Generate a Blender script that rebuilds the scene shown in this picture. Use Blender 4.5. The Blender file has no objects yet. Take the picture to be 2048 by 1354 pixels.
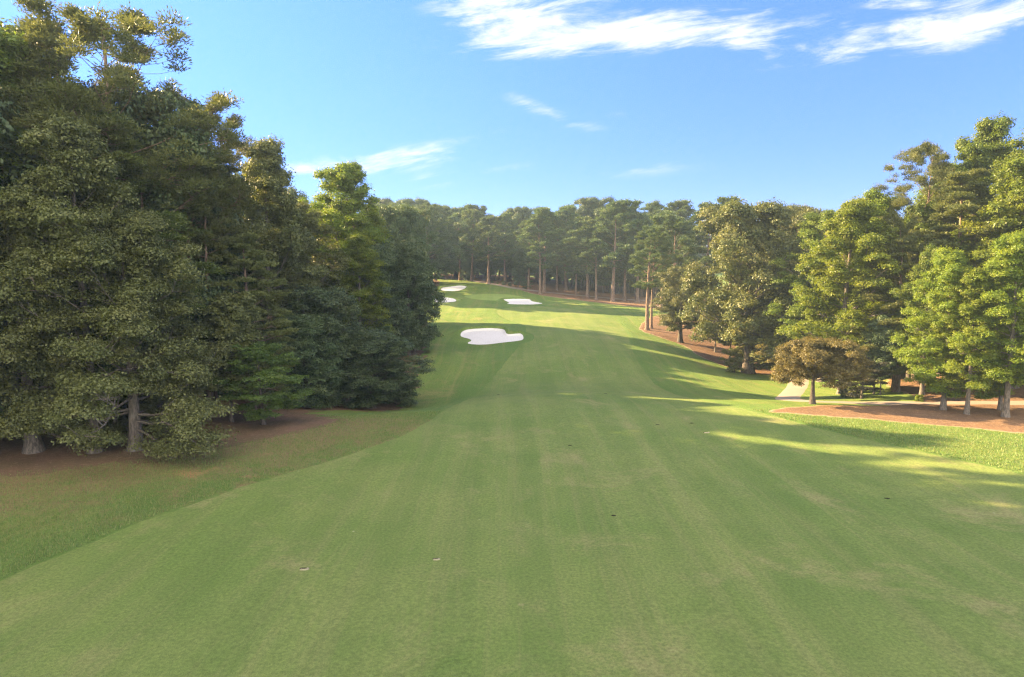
import bpy, math, random
import numpy as np
from mathutils import Vector

# ------------------------------------------------------------------ scene, camera, light
S = bpy.context.scene
COL = S.collection
PITCH = math.radians(5.98)
CAMZ = 10.0
cam_data = bpy.data.cameras.new("camera")
cam_data.sensor_width = 36.0
cam_data.lens = 36.0 * 1366.0 / 2048.0
cam_data.clip_start = 0.5
cam_data.clip_end = 4000
cam = bpy.data.objects.new("camera", cam_data)
COL.objects.link(cam)
cam.location = (0, 0, CAMZ)
cam.rotation_euler = (math.pi / 2 - PITCH, 0, 0)
S.camera = cam

SUN_EL = math.radians(22.6)
SUN_AZ = math.radians(-66.0)          # measured from +Y (view axis), negative = to the left
sun_dir = Vector((math.sin(SUN_AZ) * math.cos(SUN_EL), math.cos(SUN_AZ) * math.cos(SUN_EL), math.sin(SUN_EL)))
sl = bpy.data.lights.new("sun", 'SUN')
sl.energy = 4.7
sl.angle = math.radians(0.53)
sl.color = (1.0, 0.735, 0.39)
so = bpy.data.objects.new("sun", sl)
COL.objects.link(so)
so.rotation_euler = (-sun_dir).to_track_quat('-Z', 'Y').to_euler()
so.location = (-60, 30, 60)

S.view_settings.view_transform = 'Standard'
S.view_settings.look = 'None'
S.view_settings.exposure = 2.95
S.view_settings.gamma = 1.0
try:
    S.view_settings.use_curve_mapping = False
except Exception:
    pass
S.cycles.max_bounces = 7
S.cycles.diffuse_bounces = 4
S.cycles.transmission_bounces = 4
S.cycles.volume_bounces = 0
S.cycles.use_denoising = True
S.cycles.denoising_prefilter = 'NONE'
S.cycles.denoising_input_passes = 'RGB_ALBEDO_NORMAL'
S.cycles.filter_width = 1.25
S.cycles.sample_clamp_indirect = 4.0


class NT:
    """small helper for node trees"""
    def __init__(self, tree):
        self.t = tree
        tree.nodes.clear()

    def n(self, typ, **kw):
        nd = self.t.nodes.new(typ)
        for k, v in kw.items():
            if k.startswith('i_'):
                key = k[2:]
                key = int(key) if key.isdigit() else key.replace('_', ' ')
                self.put(nd.inputs[key], v)
            else:
                setattr(nd, k, v)
        return nd

    def put(self, sock, v):
        if isinstance(v, bpy.types.NodeSocket):
            self.t.links.new(v, sock)
        else:
            sock.default_value = v

    def math(self, op, a, b=0.0, c=0.0, clamp=False):
        nd = self.t.nodes.new('ShaderNodeMath')
        nd.operation = op
        nd.use_clamp = clamp
        self.put(nd.inputs[0], a)
        self.put(nd.inputs[1], b)
        self.put(nd.inputs[2], c)
        return nd.outputs[0]

    def mix(self, f, a, b, mode='MIX'):
        nd = self.t.nodes.new('ShaderNodeMix')
        nd.data_type = 'RGBA'
        nd.blend_type = mode
        self.put(nd.inputs[0], f)
        self.put(nd.inputs[6], a)
        self.put(nd.inputs[7], b)
        return nd.outputs[2]

    def smooth(self, v, a, b, to0=0.0, to1=1.0):
        nd = self.t.nodes.new('ShaderNodeMapRange')
        nd.interpolation_type = 'SMOOTHSTEP'
        self.put(nd.inputs[0], v)
        nd.inputs[1].default_value = a
        nd.inputs[2].default_value = b
        nd.inputs[3].default_value = to0
        nd.inputs[4].default_value = to1
        return nd.outputs[0]

    def noise(self, vec, scale, detail=4.0, rough=0.55, dist=0.0):
        nd = self.t.nodes.new('ShaderNodeTexNoise')
        self.put(nd.inputs['Vector'], vec)
        nd.inputs['Scale'].default_value = scale
        nd.inputs['Detail'].default_value = detail
        nd.inputs['Roughness'].default_value = rough
        nd.inputs['Distortion'].default_value = dist
        return nd.outputs[0]

    def scale(self, vec, s):
        nd = self.t.nodes.new('ShaderNodeVectorMath')
        nd.operation = 'MULTIPLY'
        self.put(nd.inputs[0], vec)
        nd.inputs[1].default_value = s
        return nd.outputs[0]


# ------------------------------------------------------------------ world: Nishita sky with cirrus
def pix_uv(px, py):
    b = (677 - py) / 1366.0
    a = (px - 1024) / 1366.0
    c, s = math.cos(PITCH), math.sin(PITCH)
    return a / (c + b * s), (-s + b * c) / (c + b * s)


def build_world():
    w = bpy.data.worlds.new("World")
    S.world = w
    w.use_nodes = True
    N = NT(w.node_tree)
    out = N.n('ShaderNodeOutputWorld')
    sky = N.n('ShaderNodeTexSky', sky_type='NISHITA')
    sky.sun_disc = False
    sky.sun_elevation = SUN_EL
    sky.sun_rotation = SUN_AZ
    sky.altitude = 100
    sky.air_density = 1.0
    sky.dust_density = 0.05
    sky.ozone_density = 3.0
    tc = N.n('ShaderNodeTexCoord')
    d = tc.outputs['Generated']
    sep = N.n('ShaderNodeSeparateXYZ', i_0=d)
    dx, dy, dz = sep.outputs
    ady = N.math('MAXIMUM', N.math('ABSOLUTE', dy), 0.02)
    u = N.math('DIVIDE', dx, ady)
    v = N.math('DIVIDE', dz, ady)
    front = N.smooth(dy, 0.0, 0.15)
    # streaky fibre noise in (u, v), sheared so that fibres run slightly up to the right
    sh = N.math('SUBTRACT', v, N.math('MULTIPLY', u, 0.16))
    comb = N.n('ShaderNodeCombineXYZ', i_0=N.math('MULTIPLY', u, 3.2), i_1=N.math('MULTIPLY', sh, 17.0))
    n1 = N.noise(comb.outputs[0], 1.9, 12, 0.66, 0.45)
    comb2 = N.n('ShaderNodeCombineXYZ', i_0=N.math('MULTIPLY', u, 5.0), i_1=N.math('MULTIPLY', v, 9.0), i_2=3.7)
    n2 = N.noise(comb2.outputs[0], 1.7, 6, 0.6, 0.3)
    total = None

    def blob(px, py, rx, ry, ang, gain, soft=1.0):
        nonlocal total
        cu, cv = pix_uv(px, py)
        a = math.radians(ang)
        ca, sa = math.cos(a), math.sin(a)
        du = N.math('SUBTRACT', u, cu)
        dv = N.math('SUBTRACT', v, cv)
        p = N.math('ADD', N.math('MULTIPLY', du, ca), N.math('MULTIPLY', dv, sa))
        q = N.math('SUBTRACT', N.math('MULTIPLY', dv, ca), N.math('MULTIPLY', du, sa))
        p = N.math('DIVIDE', p, 1.35 * rx / 1366.0)
        q = N.math('DIVIDE', q, 1.35 * ry / 1366.0)
        r = N.math('SQRT', N.math('ADD', N.math('MULTIPLY', p, p), N.math('MULTIPLY', q, q)))
        m = N.math('MULTIPLY', N.math('SUBTRACT', 1.0, r), gain)
        m = N.math('MAXIMUM', m, -1.0)
        total = m if total is None else N.math('MAXIMUM', total, m)

    blob(1060, 30, 190, 58, -8, 1.35)
    blob(1240, 62, 300, 40, 4, 1.6)
    blob(1080, 90, 170, 20, 4, 0.6)
    blob(1450, 72, 150, 30, -4, 0.75)
    blob(1665, 100, 150, 30, 8, 0.72)
    blob(1960, 38, 170, 54, 12, 1.7)
    blob(1830, 8, 120, 30, -8, 0.8)
    blob(1690, 55, 160, 26, -4, 0.42)
    blob(1090, 222, 105, 15, -22, 0.42)
    blob(1150, 248, 60, 14, -8, 0.33)
    blob(1250, 228, 90, 10, -6, 0.24)
    blob(760, 325, 230, 30, 10, 0.58)
    blob(640, 335, 110, 20, 4, 0.55)
    blob(860, 300, 130, 12, 14, 0.40)
    blob(900, 355, 220, 18, 6, 0.34)
    blob(870, 80, 60, 8, 0, 0.4)
    blob(930, 105, 70, 8, 0, 0.36)
    blob(1260, 340, 160, 16, 4, 0.20)
    dens = N.math('ADD', N.math('MULTIPLY', total, 0.80), N.math('MULTIPLY', N.math('SUBTRACT', n1, 0.53), 3.6))
    dens = N.math('ADD', dens, N.math('MULTIPLY', N.math('SUBTRACT', n2, 0.5), 1.5))
    gate = N.smooth(total, -0.02, 0.40)
    dens = N.math('MULTIPLY', N.smooth(dens, -0.05, 1.15), gate)
    dens = N.math('MULTIPLY', dens, front)
    # bright warm cloud added unseen behind the viewpoint, as fill for the shaded side
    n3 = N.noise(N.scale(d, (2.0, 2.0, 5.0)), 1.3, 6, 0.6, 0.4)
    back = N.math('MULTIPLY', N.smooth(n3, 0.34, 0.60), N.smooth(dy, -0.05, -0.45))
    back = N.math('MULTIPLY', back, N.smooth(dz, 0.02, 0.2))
    # clear evening air: the pale band along the horizon is thinner than the model's
    lowsky = N.smooth(dz, 0.0, 0.42)
    tint = N.mix(lowsky, (0.28, 0.355, 0.75, 1), (0.48, 0.60, 0.96, 1))
    skyc = N.mix(1.0, sky.outputs[0], tint, 'MULTIPLY')
    c1 = N.mix(N.math('MULTIPLY', dens, 0.96), skyc, (CLOUD, CLOUD, CLOUD * 1.03, 1))
    c2 = N.mix(N.math('MULTIPLY', back, 0.95), c1, (CLOUD * BACK_FILL, CLOUD * BACK_FILL * 0.92, CLOUD * BACK_FILL * 0.76, 1))
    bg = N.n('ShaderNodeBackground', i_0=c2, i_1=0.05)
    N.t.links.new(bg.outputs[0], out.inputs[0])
    w.cycles.sampling_method = 'AUTOMATIC'


SKY_TINT = (1.0, 1.0, 1.0)
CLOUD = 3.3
BACK_FILL = 5.6
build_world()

# ------------------------------------------------------------------ geometry helpers


def view_z(px, py, d):
    """world x and z of the point seen at photo pixel (px, py) standing d metres down the hole"""
    u, v = pix_uv(px, py)
    return u * d, CAMZ + v * d


def mesh_np(name, V, F, mat, smooth=False, attrs=None):
    """mesh from numpy arrays; F is (n,4) or (n,3)"""
    me = bpy.data.meshes.new(name)
    V = np.asarray(V, dtype=np.float32)
    F = np.asarray(F, dtype=np.int32)
    k = F.shape[1]
    me.vertices.add(len(V))
    me.vertices.foreach_set('co', V.ravel())
    me.loops.add(F.size)
    me.loops.foreach_set('vertex_index', F.ravel())
    me.polygons.add(len(F))
    me.polygons.foreach_set('loop_start', np.arange(0, F.size, k, dtype=np.int32))
    me.polygons.foreach_set('loop_total', np.full(len(F), k, dtype=np.int32))
    if smooth:
        me.polygons.foreach_set('use_smooth', np.ones(len(F), dtype=bool))
    me.update(calc_edges=True)
    for an, (dom, arr) in (attrs or {}).items():
        at = me.attributes.new(an, 'FLOAT', dom)
        at.data.foreach_set('value', np.asarray(arr, dtype=np.float32).ravel())
    me.materials.append(mat)
    return me


def link(name, me, parent=None, **props):
    o = bpy.data.objects.new(name, me)
    COL.objects.link(o)
    if parent is not None:
        o.parent = parent
    for k, v in props.items():
        o[k] = v
    return o


# ------------------------------------------------------------------ terrain
CTRL = []
for x_ in (-60, -40, -20, 0, 20, 40, 60):
    for y_ in (0, 20, 34):
        CTRL.append((x_, y_, 0.0))
for y_, z_ in ((44, 0.0), (49, -0.1), (55, -0.7), (62, -1.5), (70, -1.3), (78, -0.4), (86, 0.2), (93, 1.3), (98, 1.45), (110, 1.25),
               (125, 1.7), (140, 2.4), (150, 3.1), (160, 3.8), (168, 4.9), (180, 5.6), (200, 7.0), (240, 8.5), (300, 9.0)):
    CTRL.append((-3.0, y_, z_))
CTRL += [(-10, 44, 0.0), (-14, 52, -1.2), (-9, 56, -2.0), (-8, 66, -1.6), (-9.5, 78, -0.1), (-20, 58, -1.6), (-24, 44, -0.1), (-35, 50, -0.3),
         (-40, 70, -1.0), (-30, 100, 0.5), (-13, 92, 0.9), (-12, 110, 1.2), (-13, 140, 2.6), (-13, 148, 3.4), (-13, 163, 4.15), (-13, 168, 5.1),
         (-15, 199, 6.5), (-30, 200, 7.0), (-30, 150, 3.5), (-60, 100, 0.5), (-60, 160, 4.0), (-60, 220, 7.5),
         (17.5, 44, 0.05), (20, 46, 0.1), (22, 49, 0.0), (30, 47, 0.0), (38, 45, 0.1), (10, 48, 0.0), (23, 55, -0.9), (25, 63, -2.0), (26, 70, -2.3),
         (20, 71, -1.8), (29, 79.7, -2.6), (34, 92, -2.5), (36, 100, -1.8), (24.7, 92, -1.2), (23, 99, -0.6), (21, 108, 0.0), (10, 71, -1.5),
         (13, 80, -0.5), (8, 92, 0.9), (16, 99, 0.3), (10, 125, 1.4), (26, 125, 1.0), (30, 150, 2.2), (26, 158, 2.6), (12, 162, 3.6), (12, 145, 2.5),
         (40, 110, -0.5), (50, 90, -1.5), (32, 57, -0.6), (35, 62, -0.8), (45, 57, 0.8), (45, 70, 0.8), (60, 50, 0.8), (45, 150, 2.5),
         (25, 190, 4.5), (50, 190, 4.5), (40, 240, 7.0), (-40, 250, 9.0), (80, 100, 0.5), (80, 200, 5.0), (80, 300, 8.0), (-80, 300, 9.0)]
CTRL = np.array(CTRL, dtype=float)


def _tps(r2):
    return np.where(r2 > 1e-9, r2 * np.log(np.maximum(r2, 1e-9)) * 0.5, 0.0)


_s = 0.02
_n = len(CTRL)
_P = CTRL[:, :2] * _s
_K = _tps(((_P[:, None, :] - _P[None, :, :]) ** 2).sum(-1)) + np.eye(_n) * 2e-4
_A = np.zeros((_n + 3, _n + 3))
_A[:_n, :_n] = _K
_A[:_n, _n] = 1
_A[:_n, _n + 1:] = _P
_A[_n, :_n] = 1
_A[_n + 1:, :_n] = _P.T
_W = np.linalg.solve(_A, np.concatenate([CTRL[:, 2], np.zeros(3)]))


def height(x, y):
    x = np.asarray(x, dtype=float)
    y = np.asarray(y, dtype=float)
    sh = x.shape
    xx = np.clip(x.ravel(), -75, 75) * _s
    yy = np.clip(y.ravel(), -5, 290) * _s
    z = _W[_n] + _W[_n + 1] * xx + _W[_n + 2] * yy
    for i in range(_n):
        r2 = (xx - _P[i, 0]) ** 2 + (yy - _P[i, 1]) ** 2
        z += _W[i] * _tps(r2)
    X, Y = x.ravel(), y.ravel()
    z += 0.05 * np.sin(X * 0.31 + 0.4 * np.sin(Y * 0.17)) * np.sin(Y * 0.23 + 1.0) + 0.02 * np.sin(X * 0.9 + Y * 0.5) * np.sin(Y * 0.7 - X * 0.3)
    return z.reshape(sh)


def hz(x, y):
    return float(height(np.array([x]), np.array([y]))[0])


def smooth_poly(pts, it=3):
    """closed Chaikin smoothing"""
    P = np.array(pts, dtype=float)
    for _ in range(it):
        Q = np.roll(P, -1, axis=0)
        P = np.stack([P * 0.75 + Q * 0.25, P * 0.25 + Q * 0.75], axis=1).reshape(-1, 2)
    return P


def sdf_poly(X, Y, poly):
    """signed distance, negative inside"""
    d2 = np.full(X.shape, 1e12)
    inside = np.zeros(X.shape, dtype=bool)
    n = len(poly)
    for i in range(n):
        ax, ay = poly[i]
        bx, by = poly[(i + 1) % n]
        ex, ey = bx - ax, by - ay
        t = np.clip(((X - ax) * ex + (Y - ay) * ey) / max(ex * ex + ey * ey, 1e-12), 0, 1)
        d2 = np.minimum(d2, (X - ax - t * ex) ** 2 + (Y - ay - t * ey) ** 2)
        if abs(by - ay) > 1e-12:
            c = ((ay > Y) != (by > Y)) & (X < (bx - ax) * (Y - ay) / (by - ay) + ax)
            inside ^= c
    d = np.sqrt(d2)
    return np.where(inside, -d, d)


def sdf_line(X, Y, pts, w):
    d2 = np.full(X.shape, 1e12)
    for i in range(len(pts) - 1):
        ax, ay = pts[i]
        bx, by = pts[i + 1]
        ex, ey = bx - ax, by - ay
        t = np.clip(((X - ax) * ex + (Y - ay) * ey) / max(ex * ex + ey * ey, 1e-12), 0, 1)
        d2 = np.minimum(d2, (X - ax - t * ex) ** 2 + (Y - ay - t * ey) ** 2)
    return np.sqrt(d2) - w


def open_smooth(pts, it=3):
    P = np.array(pts, dtype=float)
    for _ in range(it):
        A, B = P[:-1], P[1:]
        M = np.stack([A * 0.75 + B * 0.25, A * 0.25 + B * 0.75], axis=1).reshape(-1, 2)
        P = np.concatenate([P[:1], M, P[-1:]])
    return P


def gpt(px, py, d):
    """ground position of a photo pixel at depth d"""
    return (view_z(px, py, d)[0], d)


FAIRWAY = smooth_poly([(-19, 4), (-17.5, 16), (-16.3, 21.8), (-13.3, 28.7), (-8.4, 35.4), (-5.6, 41), (-4.4, 51), (-3.2, 62), (-0.8, 76), (1.8, 90), (2.2, 102),
                       (-2, 118), (-3.5, 130), (2, 138), (10, 136), (16, 128), (18.5, 115), (17, 100), (14.8, 84), (14.2, 70), (14.6, 60), (15.6, 50),
                       (17.8, 44), (20, 39.2), (22.6, 35.6), (25.5, 31), (30, 20), (31, 4)], 3)
GREEN = smooth_poly([(-11, 150), (-7, 145.5), (0, 146), (3.5, 151), (1.5, 157), (-4, 160), (-10, 157)], 3)
BUNKERS = {
    'front': smooth_poly([gpt(917, 669, 91), gpt(926, 661, 93.2), gpt(955, 659, 94.0), gpt(990, 659, 94.2), gpt(1010, 662, 93.6), gpt(1014, 668, 92.0), gpt(1016, 673, 90.8), gpt(1030, 672, 91.2), gpt(1046, 671, 91.4),
                          gpt(1052, 678, 89.4), gpt(1044, 685, 87.4), gpt(1005, 687, 86.6), gpt(965, 691, 85.8), gpt(936, 691, 85.8), gpt(930, 686, 86.9), gpt(943, 682, 88.2), gpt(919, 677, 89.6)], 2),
    'far': smooth_poly([gpt(1000, 598, 146.2), gpt(1016, 594, 148.0), gpt(1045, 591, 149.2), gpt(1062, 592, 148.4), gpt(1064, 599, 145.0), gpt(1078, 601, 144.2), gpt(1088, 603, 142.8), gpt(1084, 607, 140.8),
                        gpt(1060, 610, 139.2), gpt(1026, 609, 139.8), gpt(1008, 606, 141.2), gpt(1020, 602, 143.0)], 2),
    'low': smooth_poly([gpt(866, 600, 144), gpt(875, 596, 146.6), gpt(895, 596, 147.0), gpt(918, 601, 144.0), gpt(907, 606, 141.0), gpt(880, 609, 139.6), gpt(868, 606, 141)], 3),
    'high': smooth_poly([gpt(880, 577, 167), gpt(900, 576, 167.4), gpt(920, 573, 169.2), gpt(939, 574, 168.4), gpt(924, 581, 164.2), gpt(900, 584, 162.4), gpt(880, 583, 163)], 3),
}
BED_RIGHT = smooth_poly([(17.0, 46.2), (19.5, 45.0), (23, 43.6), (27, 41.8), (31, 39.6), (36, 36.8), (44, 33), (60, 30), (75, 40), (70, 60), (45, 68),
                         (36, 66), (33, 58), (31.5, 50.5), (26, 48.8), (20.5, 48.3)], 2)
BED_ISLAND = smooth_poly([(20.3, 109.5), (20.2, 106), (22.0, 100), (24.2, 94), (23.8, 88), (25.2, 84), (28.5, 79.8), (33, 77), (40, 78), (55, 85), (60, 120), (40, 135), (27, 128), (22, 116)], 2)
BED_BACK = smooth_poly([(-40, 200), (-16, 200), (-11.5, 189), (-5, 176), (1, 167.5), (4, 161), (10, 153.5), (18, 146.5), (26, 138), (34, 132), (60, 130), (90, 150), (90, 185), (40, 190), (18, 196), (0, 210), (-40, 225)], 2)
BED_LEFT = smooth_poly([(-40, 30), (-27, 31.5), (-20, 33.2), (-15.5, 36.5), (-12.6, 40.0), (-11.3, 42.2), (-10.6, 44.2), (-13, 46.8), (-15.5, 50), (-15, 54.5), (-12, 55.6),
                        (-9.6, 57.5), (-9.4, 62), (-9.9, 70), (-10.6, 80), (-12, 92), (-15, 104), (-26, 112), (-70, 112), (-80, 40)], 2)
BED_FAR_LEFT = smooth_poly([(-20, 142), (-17, 150), (-18, 165), (-19, 185), (-24, 200), (-60, 200), (-60, 142)], 2)
PATH_A = open_smooth([(75, 46), (50, 47.6), (38, 48.6), (30, 50.2), (24.5, 50.8), (22.6, 52.6), (23.2, 57), (26.0, 63), (29.8, 70), (33, 78), (35.2, 86), (36.8, 95), (37.5, 105), (36, 118), (33, 132), (30, 142)], 3)
PATH_B = open_smooth([(-30, 206), (-18, 201.5), (-12, 191), (-6, 178), (-1, 170), (5, 165.2), (12.5, 162), (20, 159.5), (30, 155), (45, 149), (70, 150)], 3)

xs = np.concatenate([np.array([-900, -500, -300, -200, -150, -120, -100, -90]), np.arange(-80, -40, 1.0), np.arange(-40, -18, 0.5), np.arange(-18, 16, 0.22), np.arange(16, 42, 0.36),
                     np.arange(42, 80, 1.0), np.array([80, 90, 100, 120, 150, 200, 300, 500, 900])])
ys = np.concatenate([np.array([-300, -100, -40, -15, -5]), np.arange(0, 84, 0.4), np.arange(84, 96, 0.18), np.arange(96, 138, 0.5), np.arange(138, 150, 0.2), np.arange(150, 161, 0.5),
                     np.arange(161, 170, 0.2), np.arange(170, 230, 0.8), np.arange(230, 300, 3.0), np.array([300, 320, 350, 400, 500, 700, 1000])])
GX, GY = np.meshgrid(xs, ys)
GZ = height(GX, GY)
WOB = 0.16 * np.sin(GX * 1.9 + 1.3 * np.sin(GY * 0.9)) * np.sin(GY * 1.6 + 0.8 * np.sin(GX * 1.1)) + 0.09 * np.sin(GX * 4.3 + GY * 2.1) * np.sin(GY * 3.7 - GX * 1.3)


def sstep(t):
    t = np.clip(t, 0, 1)
    return t * t * (3 - 2 * t)


BSDF = {}
for k, poly in BUNKERS.items():
    lo, hi = poly.min(0) - 4, poly.max(0) + 4
    jx = np.where((xs >= lo[0]) & (xs <= hi[0]))[0]
    jy = np.where((ys >= lo[1]) & (ys <= hi[1]))[0]
    sl_ = (slice(jy[0], jy[-1] + 1), slice(jx[0], jx[-1] + 1))
    sd = np.full(GX.shape, 9.0)
    sd[sl_] = sdf_poly(GX[sl_], GY[sl_], poly)
    # a raised grassy lip round the hollow and the hollow itself
    yc = poly[:, 1].mean()
    behind = sstep((GY - yc + 0.5) / 2.5)
    GZ += (0.03 + 0.42 * behind) * sstep((1.6 - sd) / 1.6) * (sd < 1.6)
    GZ -= (0.18 + 0.42 * behind) * sstep(-sd / 0.45) * (sd < 0)
    BSDF[k] = sd

SD_FAIR = sdf_poly(GX, GY, FAIRWAY) + WOB * 0.5
GZ += 0.05 * sstep(SD_FAIR / 0.3) * (SD_FAIR > 0) * (SD_FAIR < 60)
ny_, nx_ = GX.shape
IDX = np.arange(ny_ * nx_).reshape(ny_, nx_)
GV = np.stack([GX, GY, GZ], -1).reshape(-1, 3)
GF = np.stack([IDX[:-1, :-1], IDX[:-1, 1:], IDX[1:, 1:], IDX[1:, :-1]], -1).reshape(-1, 4)
# triangles, so that the sheets above are exactly parallel
GT = np.concatenate([GF[:, [0, 1, 2]], GF[:, [0, 2, 3]]])


def box_sdf(fn, poly, pad=3.0):
    lo, hi = poly.min(0) - pad, poly.max(0) + pad
    jx = np.where((xs >= lo[0]) & (xs <= hi[0]))[0]
    jy = np.where((ys >= lo[1]) & (ys <= hi[1]))[0]
    sl_ = (slice(jy[0], jy[-1] + 1), slice(jx[0], jx[-1] + 1))
    sd = np.full(GX.shape, 9.0)
    sd[sl_] = fn(GX[sl_], GY[sl_])
    return sd


def sheet(name, sd, level, mat, slope=0.10, **props):
    """a surface lying on the ground where sd < 0; its rim dives under the ground"""
    z = GZ + np.clip(-sd * slope, -0.08, 0.004 + 0.007 * level)
    m = sd.reshape(-1) < 0.55
    keep = m[GT].any(axis=1)
    T = GT[keep]
    used = np.unique(T)
    remap = np.full(ny_ * nx_, -1, dtype=np.int64)
    remap[used] = np.arange(len(used))
    V = np.stack([GX, GY, z], -1).reshape(-1, 3)[used]
    me = mesh_np(name, V, remap[T], mat, True, {'edge': ('POINT', sd.reshape(-1)[used])})
    return link(name, me, **props)


# ------------------------------------------------------------------ materials
def new_mat(name):
    m = bpy.data.materials.new(name)
    m.use_nodes = True
    return m, NT(m.node_tree)


def finish(N, col, rough=0.9, spec=0.2, bump=None, bstr=0.3, bdist=0.02):
    out = N.n('ShaderNodeOutputMaterial')
    p = N.n('ShaderNodeBsdfPrincipled')
    N.put(p.inputs['Base Color'], col)
    N.put(p.inputs['Roughness'], rough)
    p.inputs['Specular IOR Level'].default_value = spec
    if bump is not None:
        b = N.n('ShaderNodeBump', i_Strength=bstr, i_Distance=bdist, i_Height=bump)
        N.t.links.new(b.outputs[0], p.inputs['Normal'])
    N.t.links.new(p.outputs[0], out.inputs[0])
    return p


def attr(N, name):
    return N.n('ShaderNodeAttribute', attribute_name=name).outputs['Fac']


def grass_mat(name, base, dark, dry, dry_amt, stripe_amt, patch_seed, fine=1.0, dirt=False, sandy=False):
    m, N = new_mat(name)
    co = N.n('ShaderNodeTexCoord').outputs['Object']
    big = N.noise(co, 0.11, 5, 0.6)
    mid = N.noise(N.scale(co, (1, 0.55, 1)), 0.9, 5, 0.65)
    sml = N.noise(co, 9.0, 4, 0.7)
    tiny = N.noise(co, 38.0, 2, 0.7)
    c = N.mix(N.smooth(big, 0.38, 0.66), base, dark)
    c = N.mix(N.math('MULTIPLY', N.smooth(mid, 0.42, 0.72), 0.55), c, dark)
    # mower passes run down the hole
    bend = N.noise(N.scale(co, (1, 0.6, 1)), 0.05, 2, 0.5)
    sp = N.n('ShaderNodeSeparateXYZ', i_0=co)
    xb = N.math('ADD', sp.outputs[0], N.math('MULTIPLY', bend, 2.4))
    cs = N.n('ShaderNodeCombineXYZ', i_0=xb, i_1=N.math('MULTIPLY', sp.outputs[1], 0.03), i_2=patch_seed)
    st = N.noise(cs.outputs[0], 1.3, 5, 0.72)
    c = N.mix(N.math('MULTIPLY', N.smooth(st, 0.46, 0.70), stripe_amt), c, dry)
    # alternate passes of the mower lay the grass two ways
    bd = N.math('SINE', N.math('MULTIPLY', N.math('ADD', xb, N.math('MULTIPLY', sml, 0.3)), 2.3))
    bandf = N.smooth(bd, -0.5, 0.5)
    c = N.mix(1.0, c, N.mix(bandf, (1 - 0.14 * stripe_amt, 1 - 0.11 * stripe_amt, 1 - 0.14 * stripe_amt, 1), (1 + 0.16 * stripe_amt, 1 + 0.13 * stripe_amt, 1 + 0.14 * stripe_amt, 1)), 'MULTIPLY')
    # dry and worn patches with a shape of their own
    pn = N.noise(N.n('ShaderNodeVectorMath', operation='ADD', i_0=N.scale(co, (1, 0.8, 1)), i_1=(patch_seed, 7.0, 0)).outputs[0], 0.23, 6, 0.68, 0.5)
    c = N.mix(N.math('MULTIPLY', N.smooth(pn, 0.52, 0.74), dry_amt), c, dry)
    if not dirt and not sandy:
        w1 = N.noise(N.scale(co, (0.9, 1.0, 1)), 0.42, 7, 0.74, 0.8)
        wz = N.noise(co, 0.07, 2, 0.5)
        c = N.mix(N.math('MULTIPLY', N.math('MULTIPLY', N.smooth(w1, 0.635, 0.72), N.smooth(wz, 0.42, 0.56)), 0.6), c, (0.34, 0.26, 0.16, 1))
    if dirt:
        # thin worn turf and blown straw towards the wood
        fw = attr(N, 'fairway_distance')
        fwn = N.math('ADD', fw, N.math('MULTIPLY', N.math('SUBTRACT', mid, 0.5), 1.4))
        c = N.mix(N.math('MULTIPLY', N.smooth(fwn, 1.2, 2.8, 1.0, 0.0), 0.45), c, (0.090, 0.158, 0.034, 1))
        w = attr(N, 'worn')
        wn = N.noise(co, 0.7, 6, 0.72, 0.5)
        wf = N.math('MULTIPLY', N.smooth(N.math('ADD', wn, N.math('MULTIPLY', w, 0.34)), 0.50, 0.86), N.smooth(w, 0.0, 0.25))
        c = N.mix(N.math('MULTIPLY', wf, 0.85), c, (0.225, 0.150, 0.082, 1))
        dn = N.noise(N.scale(co, (0.8, 1.0, 1)), 0.55, 6, 0.7, 0.6)
        ex = N.math('SUBTRACT', sp.outputs[0], -14.0)
        ey = N.math('SUBTRACT', sp.outputs[1], 32.8)
        r = N.math('SQRT', N.math('ADD', N.math('MULTIPLY', N.math('MULTIPLY', ex, ex), 0.09), N.math('MULTIPLY', N.math('MULTIPLY', ey, ey), 0.14)))
        near = N.smooth(r, 0.35, 1.5, 1.0, 0.0)
        c = N.mix(N.math('MULTIPLY', N.smooth(N.math('ADD', dn, N.math('MULTIPLY', near, 0.12)), 0.62, 0.80), near), c, (0.36, 0.19, 0.095, 1))
    g = N.math('ADD', N.math('MULTIPLY', sml, 0.65), N.math('MULTIPLY', tiny, 0.35))
    c = N.mix(1.0, c, N.mix(N.smooth(g, 0.25, 0.75), (1 - 0.42 * fine, 1 - 0.42 * fine, 1 - 0.45 * fine, 1), (1 + 0.35 * fine, 1 + 0.33 * fine, 1 + 0.25 * fine, 1)), 'MULTIPLY')
    # small pale specks: clippings and bits of leaf
    vor = N.n('ShaderNodeTexVoronoi', i_Vector=co)
    vor.inputs['Scale'].default_value = 0.9
    keepn = N.noise(co, 0.35, 2, 0.5)
    spk = N.math('MULTIPLY', N.smooth(vor.outputs['Distance'], 0.02, 0.06, 1.0, 0.0), N.smooth(keepn, 0.55, 0.62))
    c = N.mix(N.math('MULTIPLY', spk, 0.6), c, (0.45, 0.40, 0.25, 1))
    finish(N, c, 0.85, 0.15, N.math('ADD', sml, N.math('MULTIPLY', tiny, 0.8)), 0.6, 0.12 if dirt else 0.05)
    return m


def rgba(r, g, b):
    return (r, g, b, 1.0)


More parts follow.
